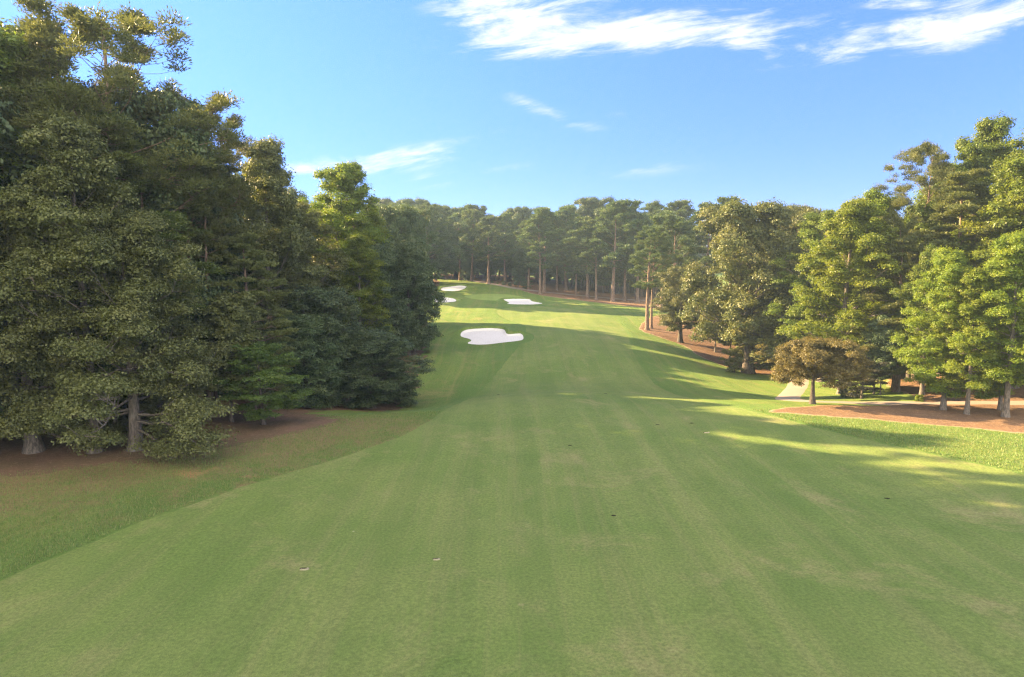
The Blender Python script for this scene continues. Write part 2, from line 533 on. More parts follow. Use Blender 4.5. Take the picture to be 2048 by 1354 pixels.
M_ROUGH = grass_mat('rough_grass', rgba(0.138, 0.196, 0.044), rgba(0.104, 0.166, 0.034), rgba(0.28, 0.215, 0.095), 0.60, 0.30, 3.0, 1.0, dirt=True)
M_FAIR = grass_mat('fairway_grass', rgba(0.152, 0.192, 0.052), rgba(0.114, 0.168, 0.038), rgba(0.250, 0.226, 0.098), 0.80, 0.27, 11.0, 1.0)
M_GREEN = grass_mat('green_grass', rgba(0.20, 0.265, 0.065), rgba(0.18, 0.25, 0.055), rgba(0.28, 0.28, 0.10), 0.3, 0.25, 5.0, 0.35)


def straw_mat(name, base, alt, pale, edge_pale=True):
    m, N = new_mat(name)
    co = N.n('ShaderNodeTexCoord').outputs['Object']
    a = N.noise(co, 0.35, 5, 0.65)
    b = N.noise(co, 5.0, 5, 0.75)
    f = N.noise(co, 30.0, 3, 0.75)
    c = N.mix(N.smooth(a, 0.35, 0.65), base, alt)
    c = N.mix(N.math('MULTIPLY', N.smooth(b, 0.48, 0.68), 0.7), c, pale)
    c = N.mix(1.0, c, N.mix(N.smooth(f, 0.25, 0.75), (0.45, 0.45, 0.45, 1), (1.45, 1.4, 1.35, 1)), 'MULTIPLY')
    if edge_pale:
        e = attr(N, 'edge')
        en = N.math('ADD', e, N.math('MULTIPLY', N.math('SUBTRACT', b, 0.5), 0.3))
        c = N.mix(N.math('MULTIPLY', N.smooth(en, -0.36, -0.10), 0.45), c, (0.42, 0.34, 0.20, 1))
    finish(N, c, 0.95, 0.1, N.math('ADD', b, f), 0.8, 0.08)
    return m


M_STRAW = straw_mat('pine_straw', rgba(0.205, 0.122, 0.070), rgba(0.155, 0.098, 0.062), rgba(0.33, 0.215, 0.13))
M_LITTER = straw_mat('leaf_litter', rgba(0.190, 0.118, 0.075), rgba(0.140, 0.105, 0.058), rgba(0.28, 0.19, 0.12), False)
M_PATH, N = new_mat('path_concrete')
co = N.n('ShaderNodeTexCoord').outputs['Object']
c = N.mix(N.noise(co, 0.6, 5, 0.6), rgba(0.21, 0.17, 0.135), rgba(0.29, 0.235, 0.19))
c = N.mix(N.math('MULTIPLY', N.smooth(N.noise(co, 3.0, 6, 0.7), 0.52, 0.7), 0.5), c, rgba(0.26, 0.17, 0.11))
finish(N, c, 0.9, 0.2, N.noise(co, 25, 3), 0.3, 0.02)
M_SAND, N = new_mat('bunker_sand')
co = N.n('ShaderNodeTexCoord').outputs['Object']
rk = N.noise(N.scale(co, (5.0, 0.8, 1)), 1.5, 4, 0.6, 0.6)
c = N.mix(N.noise(co, 0.8, 5, 0.6), rgba(0.56, 0.525, 0.495), rgba(0.64, 0.605, 0.575))
c = N.mix(N.math('MULTIPLY', N.smooth(rk, 0.45, 0.7), 0.35), c, rgba(0.45, 0.415, 0.385))
finish(N, c, 0.95, 0.1, rk, 0.4, 0.05)


def bark_mat(name, a, b, lich):
    m, N = new_mat(name)
    co = N.n('ShaderNodeTexCoord').outputs['Object']
    n1_ = N.noise(N.scale(co, (1, 1, 0.22)), 9.0, 5, 0.7)
    n2_ = N.noise(co, 1.1, 4, 0.6)
    c = N.mix(N.smooth(n1_, 0.35, 0.65), a, b)
    c = N.mix(N.math('MULTIPLY', N.smooth(n2_, 0.5, 0.75), 0.6), c, lich)
    finish(N, c, 0.95, 0.1, n1_, 0.9, 0.05)
    return m


B_PINE = bark_mat('pine_bark', rgba(0.085, 0.060, 0.047), rgba(0.25, 0.17, 0.125), rgba(0.20, 0.16, 0.13))
B_BROAD = bark_mat('broadleaf_bark', rgba(0.075, 0.065, 0.055), rgba(0.20, 0.165, 0.135), rgba(0.23, 0.22, 0.19))
B_DARK = bark_mat('dark_bark', rgba(0.05, 0.042, 0.036), rgba(0.12, 0.10, 0.085), rgba(0.13, 0.12, 0.10))


def leaf_mat(name, c0, c1, c2, trans=0.35, tgain=1.25, rough=0.5, spec=0.35):
    m, N = new_mat(name)
    t = attr(N, 'tint')
    rp = N.n('ShaderNodeValToRGB', i_0=t)
    e = rp.color_ramp.elements
    e[0].position, e[0].color = 0.1, rgba(*c0)
    e[1].position, e[1].color = 0.9, rgba(*c2)
    k = rp.color_ramp.elements.new(0.5)
    k.color = rgba(*c1)
    oi = N.n('ShaderNodeObjectInfo')
    hs = N.n('ShaderNodeHueSaturation')
    N.put(hs.inputs['Hue'], N.math('ADD', 0.491, N.math('MULTIPLY', oi.outputs['Random'], 0.014)))
    N.put(hs.inputs['Value'], N.math('ADD', 0.85, N.math('MULTIPLY', oi.outputs['Random'], 0.3)))
    N.put(hs.inputs['Color'], rp.outputs[0])
    col = hs.outputs[0]
    p = N.n('ShaderNodeBsdfPrincipled')
    N.put(p.inputs['Base Color'], col)
    p.inputs['Roughness'].default_value = rough
    p.inputs['Specular IOR Level'].default_value = spec
    tr = N.n('ShaderNodeBsdfTranslucent')
    N.put(tr.inputs[0], N.mix(1.0, col, (tgain * 1.1, tgain * 1.05, tgain * 0.6, 1), 'MULTIPLY'))
    mx = N.n('ShaderNodeMixShader', i_0=trans)
    N.t.links.new(p.outputs[0], mx.inputs[1])
    N.t.links.new(tr.outputs[0], mx.inputs[2])
    out = N.n('ShaderNodeOutputMaterial')
    N.t.links.new(mx.outputs[0], out.inputs[0])
    return m


L_TULIP = leaf_mat('tulip_leaf', (0.080, 0.130, 0.015), (0.135, 0.185, 0.019), (0.215, 0.240, 0.024), 0.45)
L_GUM = leaf_mat('sweetgum_leaf', (0.064, 0.104, 0.017), (0.100, 0.142, 0.019), (0.150, 0.175, 0.025), 0.42)
L_OAK = leaf_mat('oak_leaf', (0.060, 0.076, 0.022), (0.092, 0.104, 0.030), (0.155, 0.145, 0.050), 0.30)
L_DARK = leaf_mat('evergreen_leaf', (0.046, 0.074, 0.030), (0.068, 0.100, 0.038), (0.105, 0.132, 0.052), 0.25)
L_PINE = leaf_mat('pine_needle', (0.066, 0.082, 0.024), (0.098, 0.112, 0.030), (0.142, 0.146, 0.042), 0.30, 1.1, 0.5, 0.3)
L_PINEF = leaf_mat('far_pine_needle', (0.045, 0.078, 0.029), (0.068, 0.108, 0.036), (0.110, 0.138, 0.046), 0.30, 1.1, 0.55, 0.3)
L_WHITE = leaf_mat('soft_pine_needle', (0.054, 0.082, 0.018), (0.082, 0.110, 0.022), (0.120, 0.135, 0.030), 0.33, 1.1, 0.5, 0.3)
L_MAPLE = leaf_mat('copper_maple_leaf', (0.066, 0.056, 0.020), (0.105, 0.084, 0.028), (0.152, 0.128, 0.040), 0.40)
L_DOG = leaf_mat('dogwood_leaf', (0.070, 0.125, 0.026), (0.100, 0.165, 0.032), (0.140, 0.195, 0.040), 0.42)
L_GREY = leaf_mat('beech_leaf', (0.086, 0.104, 0.034), (0.122, 0.138, 0.043), (0.172, 0.178, 0.062), 0.35)
L_PURPLE = leaf_mat('plum_leaf', (0.040, 0.040, 0.030), (0.055, 0.058, 0.040), (0.080, 0.082, 0.050), 0.30)

# ------------------------------------------------------------------ trees


class Tubes:
    def __init__(self):
        self.V, self.F, self.n = [], [], 0

    def add(self, pts, rad, sides=6):
        pts = np.asarray(pts, dtype=float)
        k = len(pts)
        tan = np.gradient(pts, axis=0)
        tan /= np.linalg.norm(tan, axis=1)[:, None] + 1e-9
        ref = np.array([0.0, 0, 1]) if abs(tan[0, 2]) < 0.8 else np.array([1.0, 0, 0])
        a = np.cross(tan, ref)
        a /= np.linalg.norm(a, axis=1)[:, None] + 1e-9
        b = np.cross(tan, a)
        th = np.linspace(0, 2 * math.pi, sides, endpoint=False)
        R = np.asarray(rad, dtype=float)
        ring = pts[:, None, :] + R[:, None, None] * (np.cos(th)[None, :, None] * a[:, None, :] + np.sin(th)[None, :, None] * b[:, None, :])
        self.V.append(ring.reshape(-1, 3))
        i = np.arange(k - 1)[:, None] * sides
        j = np.arange(sides)[None, :]
        j2 = (j + 1) % sides
        f = np.stack([i + j, i + j2, i + sides + j2, i + sides + j], -1).reshape(-1, 4) + self.n
        self.F.append(f)
        self.n += k * sides

    def mesh(self, name, mat):
        return mesh_np(name, np.concatenate(self.V), np.concatenate(self.F), mat, True)


def lerp(a, b, t):
    return a + (b - a) * t


KINDS = {
    # cb crown base, prof (t, radius), nl limbs, el limb elevation low->high (deg), curve, nsub twigs, rc clump radius, flat, lpc leaves per clump, leaf size, needle
    'tall_pine':  dict(cb=.40, prof=[(0, 3.0), (.25, 4.4), (.55, 4.2), (.8, 3.2), (1, 1.4)], nl=38, el=(5, 45), curve=.25, nsub=9, rc=0.74, flat=0.78, lpc=230, leaf=0.21, needle=1, r0=.36, sway=.5, drop=0.12, inner=.1),
    'wild_pine':  dict(cb=0.42, prof=[(0, 4.6), (.3, 5.4), (.6, 5.4), (.85, 3.6), (1, 1.5)], nl=40, el=(0, 40), curve=.22, nsub=11, rc=0.78, flat=0.85, lpc=250, leaf=0.2, needle=1, r0=.42, sway=.7, drop=0.14, inner=.0),
    'row_pine':   dict(cb=0.33, prof=[(0, 2.4), (.25, 4.3), (.55, 4.3), (.8, 3.0), (1, .9)], nl=38, el=(-8, 66), curve=.2, nsub=9, rc=1.0, flat=0.72, lpc=120, leaf=0.46, needle=1, r0=.34, sway=.4, drop=.12, inner=.2),
    'bare_pine':  dict(cb=.62, prof=[(0, 2.2), (.3, 3.6), (.65, 3.4), (1, 1.2)], nl=26, el=(-5, 50), curve=.22, nsub=9, rc=.74, flat=.62, lpc=220, leaf=0.21, needle=1, r0=.30, sway=.5, drop=.15, inner=.1),
    'soft_pine':  dict(cb=.12, prof=[(0, 3.6), (.2, 4.6), (.5, 3.9), (.8, 2.3), (1, .7)], nl=52, el=(-8, 35), curve=-.05, nsub=10, rc=0.72, flat=0.45, lpc=260, leaf=0.21, needle=1, r0=.34, sway=.3, drop=.08, inner=.3),
    'tulip':      dict(cb=.10, prof=[(0, 2.4), (.15, 3.8), (.4, 4.3), (.7, 3.3), (.9, 1.8), (1, .8)], nl=60, el=(0, 60), curve=.1, nsub=9, rc=0.82, flat=.85, lpc=270, leaf=0.15, needle=0, r0=.30, sway=.3, drop=.08, inner=0.9),
    'sweetgum':   dict(cb=.16, prof=[(0, 2.6), (.2, 3.8), (.5, 3.6), (.8, 2.2), (1, .7)], nl=56, el=(0, 55), curve=.1, nsub=9, rc=0.78, flat=.85, lpc=250, leaf=0.145, needle=0, r0=.28, sway=.3, drop=.1, inner=0.8),
    'oak':        dict(cb=0.17, prof=[(0, 5.4), (.2, 7.0), (.5, 7.0), (.8, 5.2), (1, 2.4)], nl=56, el=(-8, 65), curve=.12, nsub=10, rc=1.15, flat=0.85, lpc=290, leaf=0.21, needle=0, r0=.55, sway=.3, drop=.05, inner=.6),
    'round_tree': dict(cb=.05, prof=[(0, 3.6), (.25, 5.0), (.55, 5.0), (.8, 3.8), (1, 1.6)], nl=54, el=(-10, 70), curve=.1, nsub=10, rc=1.0, flat=0.92, lpc=240, leaf=0.19, needle=0, r0=.32, sway=.2, drop=.03, inner=.4),
    'beech':      dict(cb=.06, prof=[(0, 4.6), (.2, 5.6), (.5, 5.2), (.8, 3.6), (1, 1.4)], nl=54, el=(-14, 68), curve=-0.06, nsub=8, rc=0.95, flat=0.82, lpc=430, leaf=0.115, needle=0, r0=.34, sway=.3, drop=.04, inner=.35),
    'dogwood':    dict(cb=.16, prof=[(0, 2.0), (.3, 2.7), (.6, 2.2), (1, .8)], nl=26, el=(-4, 50), curve=-.05, nsub=7, rc=.55, flat=.40, lpc=230, leaf=0.1, needle=0, r0=.12, sway=.15, drop=.03, inner=.3),
    'maple':      dict(cb=0.42, prof=[(0, 3.3), (.3, 4.2), (.55, 3.5), (.8, 2.3), (1, .7)], nl=44, el=(-4, 62), curve=-.10, nsub=12, rc=.55, flat=0.72, lpc=250, leaf=0.1, needle=0, r0=.19, sway=.15, drop=.03, inner=0),
    'shrub':      dict(cb=.02, prof=[(0, .9), (.4, 1.1), (.7, .8), (1, .35)], nl=18, el=(5, 70), curve=.05, nsub=5, rc=.34, flat=.8, lpc=90, leaf=.09, needle=0, r0=.05, sway=.08, drop=.02, inner=.4),
    'thin_tree':  dict(cb=.25, prof=[(0, 1.6), (.3, 2.4), (.7, 2.0), (1, .8)], nl=34, el=(5, 60), curve=.1, nsub=8, rc=.8, flat=.8, lpc=170, leaf=0.2, needle=0, r0=.14, sway=.4, drop=.1, inner=.2),
}
HEIGHT = {'bare_pine': 21, 'tall_pine': 22, 'wild_pine': 24, 'row_pine': 22, 'soft_pine': 18, 'tulip': 18, 'sweetgum': 18, 'oak': 17, 'round_tree': 13, 'beech': 13, 'dogwood': 5, 'maple': 4.4, 'shrub': 2, 'thin_tree': 11}
_cache = {}


def proto(kind, var, leafmat, bark):
    key = (kind, var, leafmat.name)
    if key in _cache:
        return _cache[key]
    K = KINDS[kind]
    H = HEIGHT[kind]
    rng = np.random.default_rng(sum(ord(ch) for ch in kind) * 7 + var * 131)
    T = Tubes()
    ph = rng.uniform(0, 6.28, 4)

    def trunk_at(h):
        s = h / H
        return np.array([K['sway'] * math.sin(s * 3.1 + ph[0]) * s, K['sway'] * math.sin(s * 2.6 + ph[1]) * s, h])

    hs_ = np.concatenate([[-0.3, 0.0, 0.25, 0.7], np.linspace(1.5, H * 0.985, 9)]) if H > 3 else np.linspace(-0.1, H * 0.9, 6)
    r0 = K['r0']
    tr_ = [r0 * (max(1 - max(h, 0) / H, 0.03) ** 0.75) * (1.0 + 0.75 * math.exp(-max(h, 0) / (0.35 + r0)) if H > 3 else 1.0) for h in hs_]
    T.add([trunk_at(h) for h in hs_], tr_, 9)
    tp = [p[0] for p in K['prof']]
    rp = [p[1] for p in K['prof']]
    cen, rad = [], []
    az = rng.uniform(0, 6.28)
    # one-sided irregularity of the whole outline
    lob = rng.uniform(0, 6.28, 3)
    for i in range(K['nl']):
        t = (i + rng.uniform(0.1, 0.9)) / K['nl']
        if rng.random() < K['drop']:
            az += 2.4
            continue
        h = H * (K['cb'] + (1 - K['cb']) * t * 0.97)
        az += 2.4 + rng.uniform(-.5, .5)
        L = np.interp(t, tp, rp) * rng.uniform(.68, 1.12) * (1 + .16 * math.sin(az + lob[0]) + .14 * math.sin(2 * az + lob[1] + t * 4))
        el = math.radians(lerp(K['el'][0], K['el'][1], t) + rng.uniform(-9, 9))
        dh = np.array([math.cos(az), math.sin(az), 0])
        up = math.tan(min(el, 1.2))
        L_h = L if el < 0.8 else L * 0.9
        h0 = max(h - up * L_h * 0.5, H * K['cb'] * 0.7, 0.15)
        o = trunk_at(h0)
        s = np.linspace(0, 1, 6)
        wob = rng.normal(0, .05 * L, (6, 3))
        wob[0] = 0
        P = o + dh * (L_h * s)[:, None] + np.array([0, 0, 1.0]) * (L_h * (up * s + K['curve'] * s * s))[:, None] + wob * s[:, None]
        top_cap = H * 1.02
        P[:, 2] = np.minimum(P[:, 2], top_cap)
        P[1:, 2] = np.maximum(P[1:, 2], np.linspace(.6, .9, 5) * H * K['cb'])
        rb = max(r0 * (max(1 - h0 / H, .05)) * .34, .018 * (H / 10) ** .5)
        T.add(P, rb * (1 - .82 * s), 5)
        sc = rng.uniform(.75, 1.25)
        cen.append(P[-1])
        rad.append(K['rc'] * sc)
        for j in range(K['nsub']):
            s0 = rng.uniform(.30 if not K['needle'] else .45, .97)
            b = np.array([np.interp(s0, s, P[:, k]) for k in range(3)])
            a2 = az + rng.choice([-1, 1]) * math.radians(rng.uniform(25, 80))
            l2 = L * rng.uniform(.18, .42) * (1.15 - .6 * s0)
            e2 = el * .6 + math.radians(rng.uniform(-12, 28) if K['needle'] or K['flat'] < .62 else rng.uniform(-28, 52))
            e_ = b + np.array([math.cos(a2) * math.cos(e2), math.sin(a2) * math.cos(e2), math.sin(e2)]) * l2
            e_[2] = min(max(e_[2], H * K['cb'] * (.95 if H < 6 else .8)), top_cap)
            m_ = (b + e_) / 2 + rng.normal(0, .04 * l2 + .005, 3)
            T.add([b, m_, e_], [rb * .42, rb * .28, rb * .10], 4)
            cen.append(e_)
            rad.append(K['rc'] * rng.uniform(.65, 1.1))
        if rng.random() < K['inner']:
            cen.append(lerp(P[0], P[-1], .35))
            rad.append(K['rc'] * .9)
    cen.append(trunk_at(H * .97))
    rad.append(K['rc'] * .8)
    cen.append(trunk_at(H * .92))
    rad.append(K['rc'] * .9)
    cen, rad = np.array(cen), np.array(rad)
    # leaves
    cnt = np.maximum((K['lpc'] * (rad / K['rc']) ** 2).astype(int), 8)
    ci = np.repeat(np.arange(len(cen)), cnt)
    n = len(ci)
    D = rng.normal(0, 1, (n, 3))
    D /= np.linalg.norm(D, axis=1)[:, None]
    D[:, 2] = np.where(D[:, 2] < -.25, -D[:, 2] * rng.uniform(.2, 1, n), D[:, 2])
    rr = rng.uniform(0, 1, n) ** .42 * rad[ci]
    # ragged clumps: pull leaves along a few random sprays per clump
    spray = .75 + .5 * np.abs(np.sin(D[:, 0] * 5 + cen[ci, 0] * 9) * np.sin(D[:, 1] * 5 + cen[ci, 1] * 7))
    C = cen[ci] + D * (rr * spray)[:, None] * np.array([1, 1, K['flat']])
    if K['needle']:
        A = D * np.array([1, 1, .7]) + np.array([0, 0, .35]) + rng.normal(0, .45, (n, 3))
        A /= np.linalg.norm(A, axis=1)[:, None]
        B = np.cross(A, rng.normal(0, 1, (n, 3)))
        B /= np.linalg.norm(B, axis=1)[:, None] + 1e-9
        ln = K['leaf'] * rng.uniform(.7, 1.25, n)
        wd = ln * .17
        V = np.stack([C - A * ln[:, None] * .5 - B * wd[:, None] * .25, C - A * ln[:, None] * .05 + B * wd[:, None] * -.9, C + A * ln[:, None] * .55, C + A * ln[:, None] * .0 + B * wd[:, None] * .9], 1)
    else:
        Nn = D * .8 + np.array([0, 0, .55]) + rng.normal(0, .55, (n, 3))
        Nn /= np.linalg.norm(Nn, axis=1)[:, None]
        A = np.cross(Nn, rng.normal(0, 1, (n, 3)))
        A /= np.linalg.norm(A, axis=1)[:, None] + 1e-9
        B = np.cross(Nn, A)
        ln = K['leaf'] * rng.uniform(.65, 1.3, n)
        fold = (ln * .14)[:, None] * Nn
        V = np.stack([C - A * ln[:, None] * .55, C - B * ln[:, None] * .36 + fold, C + A * ln[:, None] * .6, C + B * ln[:, None] * .36 + fold], 1)
    ctint = rng.normal(0, .13, len(cen))
    tint = np.clip(.48 + ctint[ci] + rng.normal(0, .10, n), 0, 1)
    F = np.arange(n * 4).reshape(n, 4)
    crown = mesh_np(kind + '_crown', V.reshape(-1, 3), F, leafmat, False, {'tint': ('FACE', tint)})
    trunk = T.mesh(kind + '_trunk', bark)
    _cache[key] = (trunk, crown, H)
    return _cache[key]


LOOK = {'bare_pine': (L_PINE, B_PINE), 'tall_pine': (L_PINE, B_PINE), 'wild_pine': (L_PINE, B_PINE), 'row_pine': (L_PINEF, B_PINE), 'soft_pine': (L_WHITE, B_PINE), 'tulip': (L_TULIP, B_BROAD),
        'sweetgum': (L_GUM, B_BROAD), 'oak': (L_OAK, B_DARK), 'round_tree': (L_DARK, B_DARK), 'beech': (L_GREY, B_BROAD), 'dogwood': (L_DOG, B_DARK),
        'maple': (L_MAPLE, B_DARK), 'shrub': (L_GUM, B_DARK), 'thin_tree': (L_GUM, B_BROAD)}
KNAME = {'bare_pine': 'pine_tree', 'tall_pine': 'pine_tree', 'wild_pine': 'pine_tree', 'row_pine': 'pine_tree', 'soft_pine': 'pine_tree', 'tulip': 'tulip_tree', 'sweetgum': 'sweetgum_tree', 'oak': 'oak_tree',
         'round_tree': 'evergreen_tree', 'beech': 'beech_tree', 'dogwood': 'dogwood_tree', 'maple': 'maple_tree', 'shrub': 'shrub', 'thin_tree': 'young_tree'}


def tree(kind, var, x, y, h, wide=1.0, rot=0.0, label='', group=None, leaf=None, name=None, cat=None, lean=0.0, leanaz=0.0):
    lm, bk = LOOK[kind]
    tr, cr, H = proto(kind, var, leaf or lm, bk)
    r = bpy.data.objects.new(name or KNAME[kind], None)
    COL.objects.link(r)
    r.empty_display_size = 0.5
    r.location = (x, y, hz(x, y) - 0.03)
    s = h / H
    r.scale = (s * wide, s * wide, s)
    r.rotation_euler = (lean * math.cos(leanaz), lean * math.sin(leanaz), rot)
    r['label'] = label
    r['category'] = cat or ('shrub' if kind == 'shrub' else 'tree')
    if group:
        r['group'] = group
    link('trunk', tr, r)
    link('crown', cr, r)
    return r


def seen(kind, var, px, d, top, label, group=None, wide=1.0, rot=0.0, **kw):
    """a tree standing d metres down the hole under photo column px whose top reaches photo row top"""
    zt = view_z(px, top, d)[1]
    x = view_z(px, 820, d)[0]
    return tree(kind, var, x, d, zt - hz(x, d), wide, rot, label, group, **kw)


# ------------------------------------------------------------------ build: ground and surfaces
sd_left = sdf_poly(GX, GY, BED_LEFT) + WOB * 4.0 + 0.5 * np.sin(GX * 0.8 + 2 * np.sin(GY * .37)) * np.sin(GY * .6)
worn = np.clip(1 - sd_left / 10.0, 0, 1) * np.clip((47 - GY) / 4, 0, 1)
ground = link('ground', mesh_np('ground', GV, GT, M_ROUGH, True, {'worn': ('POINT', worn.reshape(-1)), 'fairway_distance': ('POINT', np.clip(SD_FAIR, -1, 9).reshape(-1))}), kind='structure', label='mown rough grass of the golf hole, dipping and rising to the far wood')
ALLB = np.minimum.reduce(list(BSDF.values()))
sd_f = SD_FAIR
sheet('fairway', np.maximum(sd_f, -(ALLB - 1.2)), 1, M_FAIR, kind='structure', label='paler close mown fairway running down the middle of the hole')
sd_g = box_sdf(lambda a, b: sdf_poly(a, b, GREEN), GREEN) + WOB * 0.4
sheet('putting_green', np.maximum(sd_g, -(ALLB - 0.8)), 2, M_GREEN, kind='structure', label='smooth pale putting green between the far bunkers')
sd_pa = box_sdf(lambda a, b: sdf_line(a, b, PATH_A, 1.0), PATH_A, 5) + WOB * 0.18
sd_pb = box_sdf(lambda a, b: sdf_line(a, b, PATH_B, 1.15), PATH_B, 5) + WOB * 0.18
sd_island = box_sdf(lambda a, b: sdf_poly(a, b, BED_ISLAND), BED_ISLAND) + WOB
sd_right = box_sdf(lambda a, b: sdf_poly(a, b, BED_RIGHT), BED_RIGHT) + WOB
sd_back = box_sdf(lambda a, b: sdf_poly(a, b, BED_BACK), BED_BACK) + WOB
sd_fl = box_sdf(lambda a, b: sdf_poly(a, b, BED_FAR_LEFT), BED_FAR_LEFT) + WOB * 2
sheet('straw_bed', sd_island, 2, M_STRAW, kind='structure', label='rust red pine straw bed under the big oak')
sheet('straw_bed', sd_right, 2, M_STRAW, kind='structure', label='rust red pine straw bed beside the copper maple')
sheet('straw_bed', sd_back, 2, M_STRAW, kind='structure', label='pine straw bed under the far row of pines')
sheet('leaf_litter', sd_left, 2, M_LITTER, 0.02, kind='structure', label='brown leaf litter under the wood along the hole')
sheet('leaf_litter', sd_fl, 2, M_LITTER, kind='structure', label='leaf litter beside the putting green')
sheet('cart_path', sd_pa, 4, M_PATH, kind='structure', label='pale cart path curving past the copper maple and the big oak')
sheet('cart_path', sd_pb, 4, M_PATH, kind='structure', label='narrow pale path in front of the far pines')
BLAB = {'front': 'largest white sand bunker, set in the slope in front of the tree wall', 'far': 'white sand bunker with ragged rim below the far row of pines',
        'low': 'small white bunker half hidden by the dark round tree, the lower of the two', 'high': 'small white bunker behind the putting green, the farthest of all'}
for k, sd in BSDF.items():
    o = sheet('sand_bunker', sd + 0.22 + WOB * 0.05, 1, M_SAND)
    o['label'] = BLAB[k]
    o['category'] = 'bunker'
    o['group'] = 'sand bunkers on the hole'


def ground_hit(px, py):
    u, v = pix_uv(px, py)
    d = np.arange(12, 200, 0.05)
    below = CAMZ + v * d - height(u * d, d)
    i = int(np.argmax(below < 0))
    return u * d[i], d[i]


# divots: torn turf, a dark soil hole with a pale crumbled edge
M_SOIL, N = new_mat('dark_soil')
co = N.n('ShaderNodeTexCoord').outputs['Object']
finish(N, N.mix(N.noise(co, 20, 3), rgba(0.012, 0.010, 0.008), rgba(0.035, 0.026, 0.018)), 1.0, 0.05)
M_CRUMB, N = new_mat('pale_soil')
co = N.n('ShaderNodeTexCoord').outputs['Object']
finish(N, N.mix(N.noise(co, 30, 3), rgba(0.20, 0.18, 0.11), rgba(0.30, 0.27, 0.18)), 1.0, 0.05)


def divot(px, py, size, label, pale):
    x, y = ground_hit(px, py)
    rng = np.random.default_rng(int(px))
    r = bpy.data.objects.new('divot', None)
    COL.objects.link(r)
    r.location = (x, y, hz(x, y) + 0.012)
    r['label'] = label
    r['category'] = 'divot'
    r['group'] = 'divots in the fairway'
    th = np.linspace(0, 2 * math.pi, 20, endpoint=False)
    wob = 1 + rng.normal(0, .10, 20)
    V, F = [], []
    prof = [(0.0, 0.006), (0.55, 0.006), (0.85, 0.010), (1.0, 0.014)]
    for rr, zz in prof:
        for a, w in zip(th, wob):
            V.append((math.cos(a) * size * rr * w, math.sin(a) * size * .62 * rr * w, zz))
    for k in range(3):
        for i in range(20):
            j = (i + 1) % 20
            F.append((k * 20 + i, k * 20 + j, k * 20 + 20 + j, k * 20 + 20 + i))
    link('hole', mesh_np('hole', V, F, M_SOIL, True), r)
    if pale:
        V, F = [], []
        arc = np.linspace(-2.3, 0.5, 14)
        for k, (rr, zz) in enumerate([(0.72, 0.016), (0.95, 0.05), (1.25, 0.03), (1.4, -0.01)]):
            for a in arc:
                w = 1 + rng.normal(0, .04)
                V.append((math.cos(a) * size * rr * w, math.sin(a) * size * .62 * rr * w, zz))
        for k in range(3):
            for i in range(13):
                F.append((k * 14 + i, k * 14 + i + 1, k * 14 + 15 + i, k * 14 + 14 + i))
        link('rim', mesh_np('rim', V, F, M_CRUMB, True), r)


divot(872, 1120, .11, 'dark divot hole with pale crumbled edge, nearest one right of the fairway edge', True)
divot(608, 1140, .13, 'dark divot hole nearest the shaded rough, lowest of them all', True)
divot(1140, 892, .12, 'dark divot in the middle of the fairway below the sunlit streak', False)
divot(1227, 1032, .10, 'lone dark divot in the near fairway, ahead of the big foreground', False)
divot(1774, 998, .12, 'dark divot in shaded grass below the sunlit slope', False)
divot(997, 790, .16, 'small dark divot on the bright rise below the largest bunker', False)
divot(1211, 788, .16, 'small dark divot on the bright rise at its sunnier end', False)
divot(1315, 850, .12, 'dark divot at the tip of the upper sunlit streak', False)
divot(1383, 847, .15, 'dark divot in the hollow between the two sunlit streaks', False)
divot(1412, 866, .17, 'dark divot on the edge of the lower sunlit streak', True)

# ------------------------------------------------------------------ build: the wood along the left side
GL = 'trees along the wood beside the rough'
GD = 'trees deep in the wood beside the rough'
seen('wild_pine', 0, 262, 44, 42, 'tallest ragged pine of all, dark limbs reaching out over the sky', GL, 1.12, 2.6)
seen('wild_pine', 1, 420, 50, 215, 'ragged pine with tiered limbs stepping down beside the tallest pine', GL, .92, 2.2)
seen('bare_pine', 1, 402, 46, 300, 'pine with bare leaning pinkish trunk showing beside its straight neighbour', GL, .8, 1.0, lean=-.05, leanaz=1.57)
seen('bare_pine', 2, 432, 46, 330, 'pine with bare straight trunk beside the leaning pinkish trunk', GL, .7, 3.0)
seen('tall_pine', 0, 140, 42.5, 52, 'tall pine with dense dark top right next to the tallest pine', GL, 1.1, .5)
seen('sweetgum', 0, 90, 45, 75, 'leafy sweetgum between the dense topped pine and the edge one', GL, 1.1, .5)
seen('sweetgum', 1, 22, 41, 52, 'tall sweetgum with ragged top at the very edge of the picture', GL, 1.15, 1.8)
seen('sweetgum', 2, 185, 36, 250, 'leafy tree with pale grey flared trunk foot at the front of the wood', GL, 1.0, 3.7, leaf=L_GREY, name='broadleaf_tree')
seen('beech', 0, 268, 36.5, 455, 'broad drooping beech on a thick dark trunk at the front of the wood', GL, 1.02, 0)
seen('beech', 1, 62, 36, 430, 'broad drooping beech at the picture edge, foliage almost to the ground', GL, 1.05, 2)
seen('beech', 2, 335, 40, 640, 'lower drooping beech between the thick dark trunk and the bare pines', GL, .9, 4)
seen('beech', 0, -60, 38, 380, 'beech cut by the picture edge, lowest branches on the litter', GL, 1.05, 5)
seen('soft_pine', 0, 310, 43, 330, 'soft feathery pine in front of the tallest pine', GL, 1.0, .7)
seen('soft_pine', 1, 190, 42, 290, 'soft feathery pine behind the pale flared trunk', GL, 1.05, 2.9)
seen('soft_pine', 1, 70, 41, 300, 'soft feathery pine near the edge behind the drooping beech', GL, 1.05, 1.3)
seen('soft_pine', 2, 505, 47.5, 460, 'soft grey green pine rising behind the little dogwood', GL, 1.0, 5.0, leaf=L_GREY)
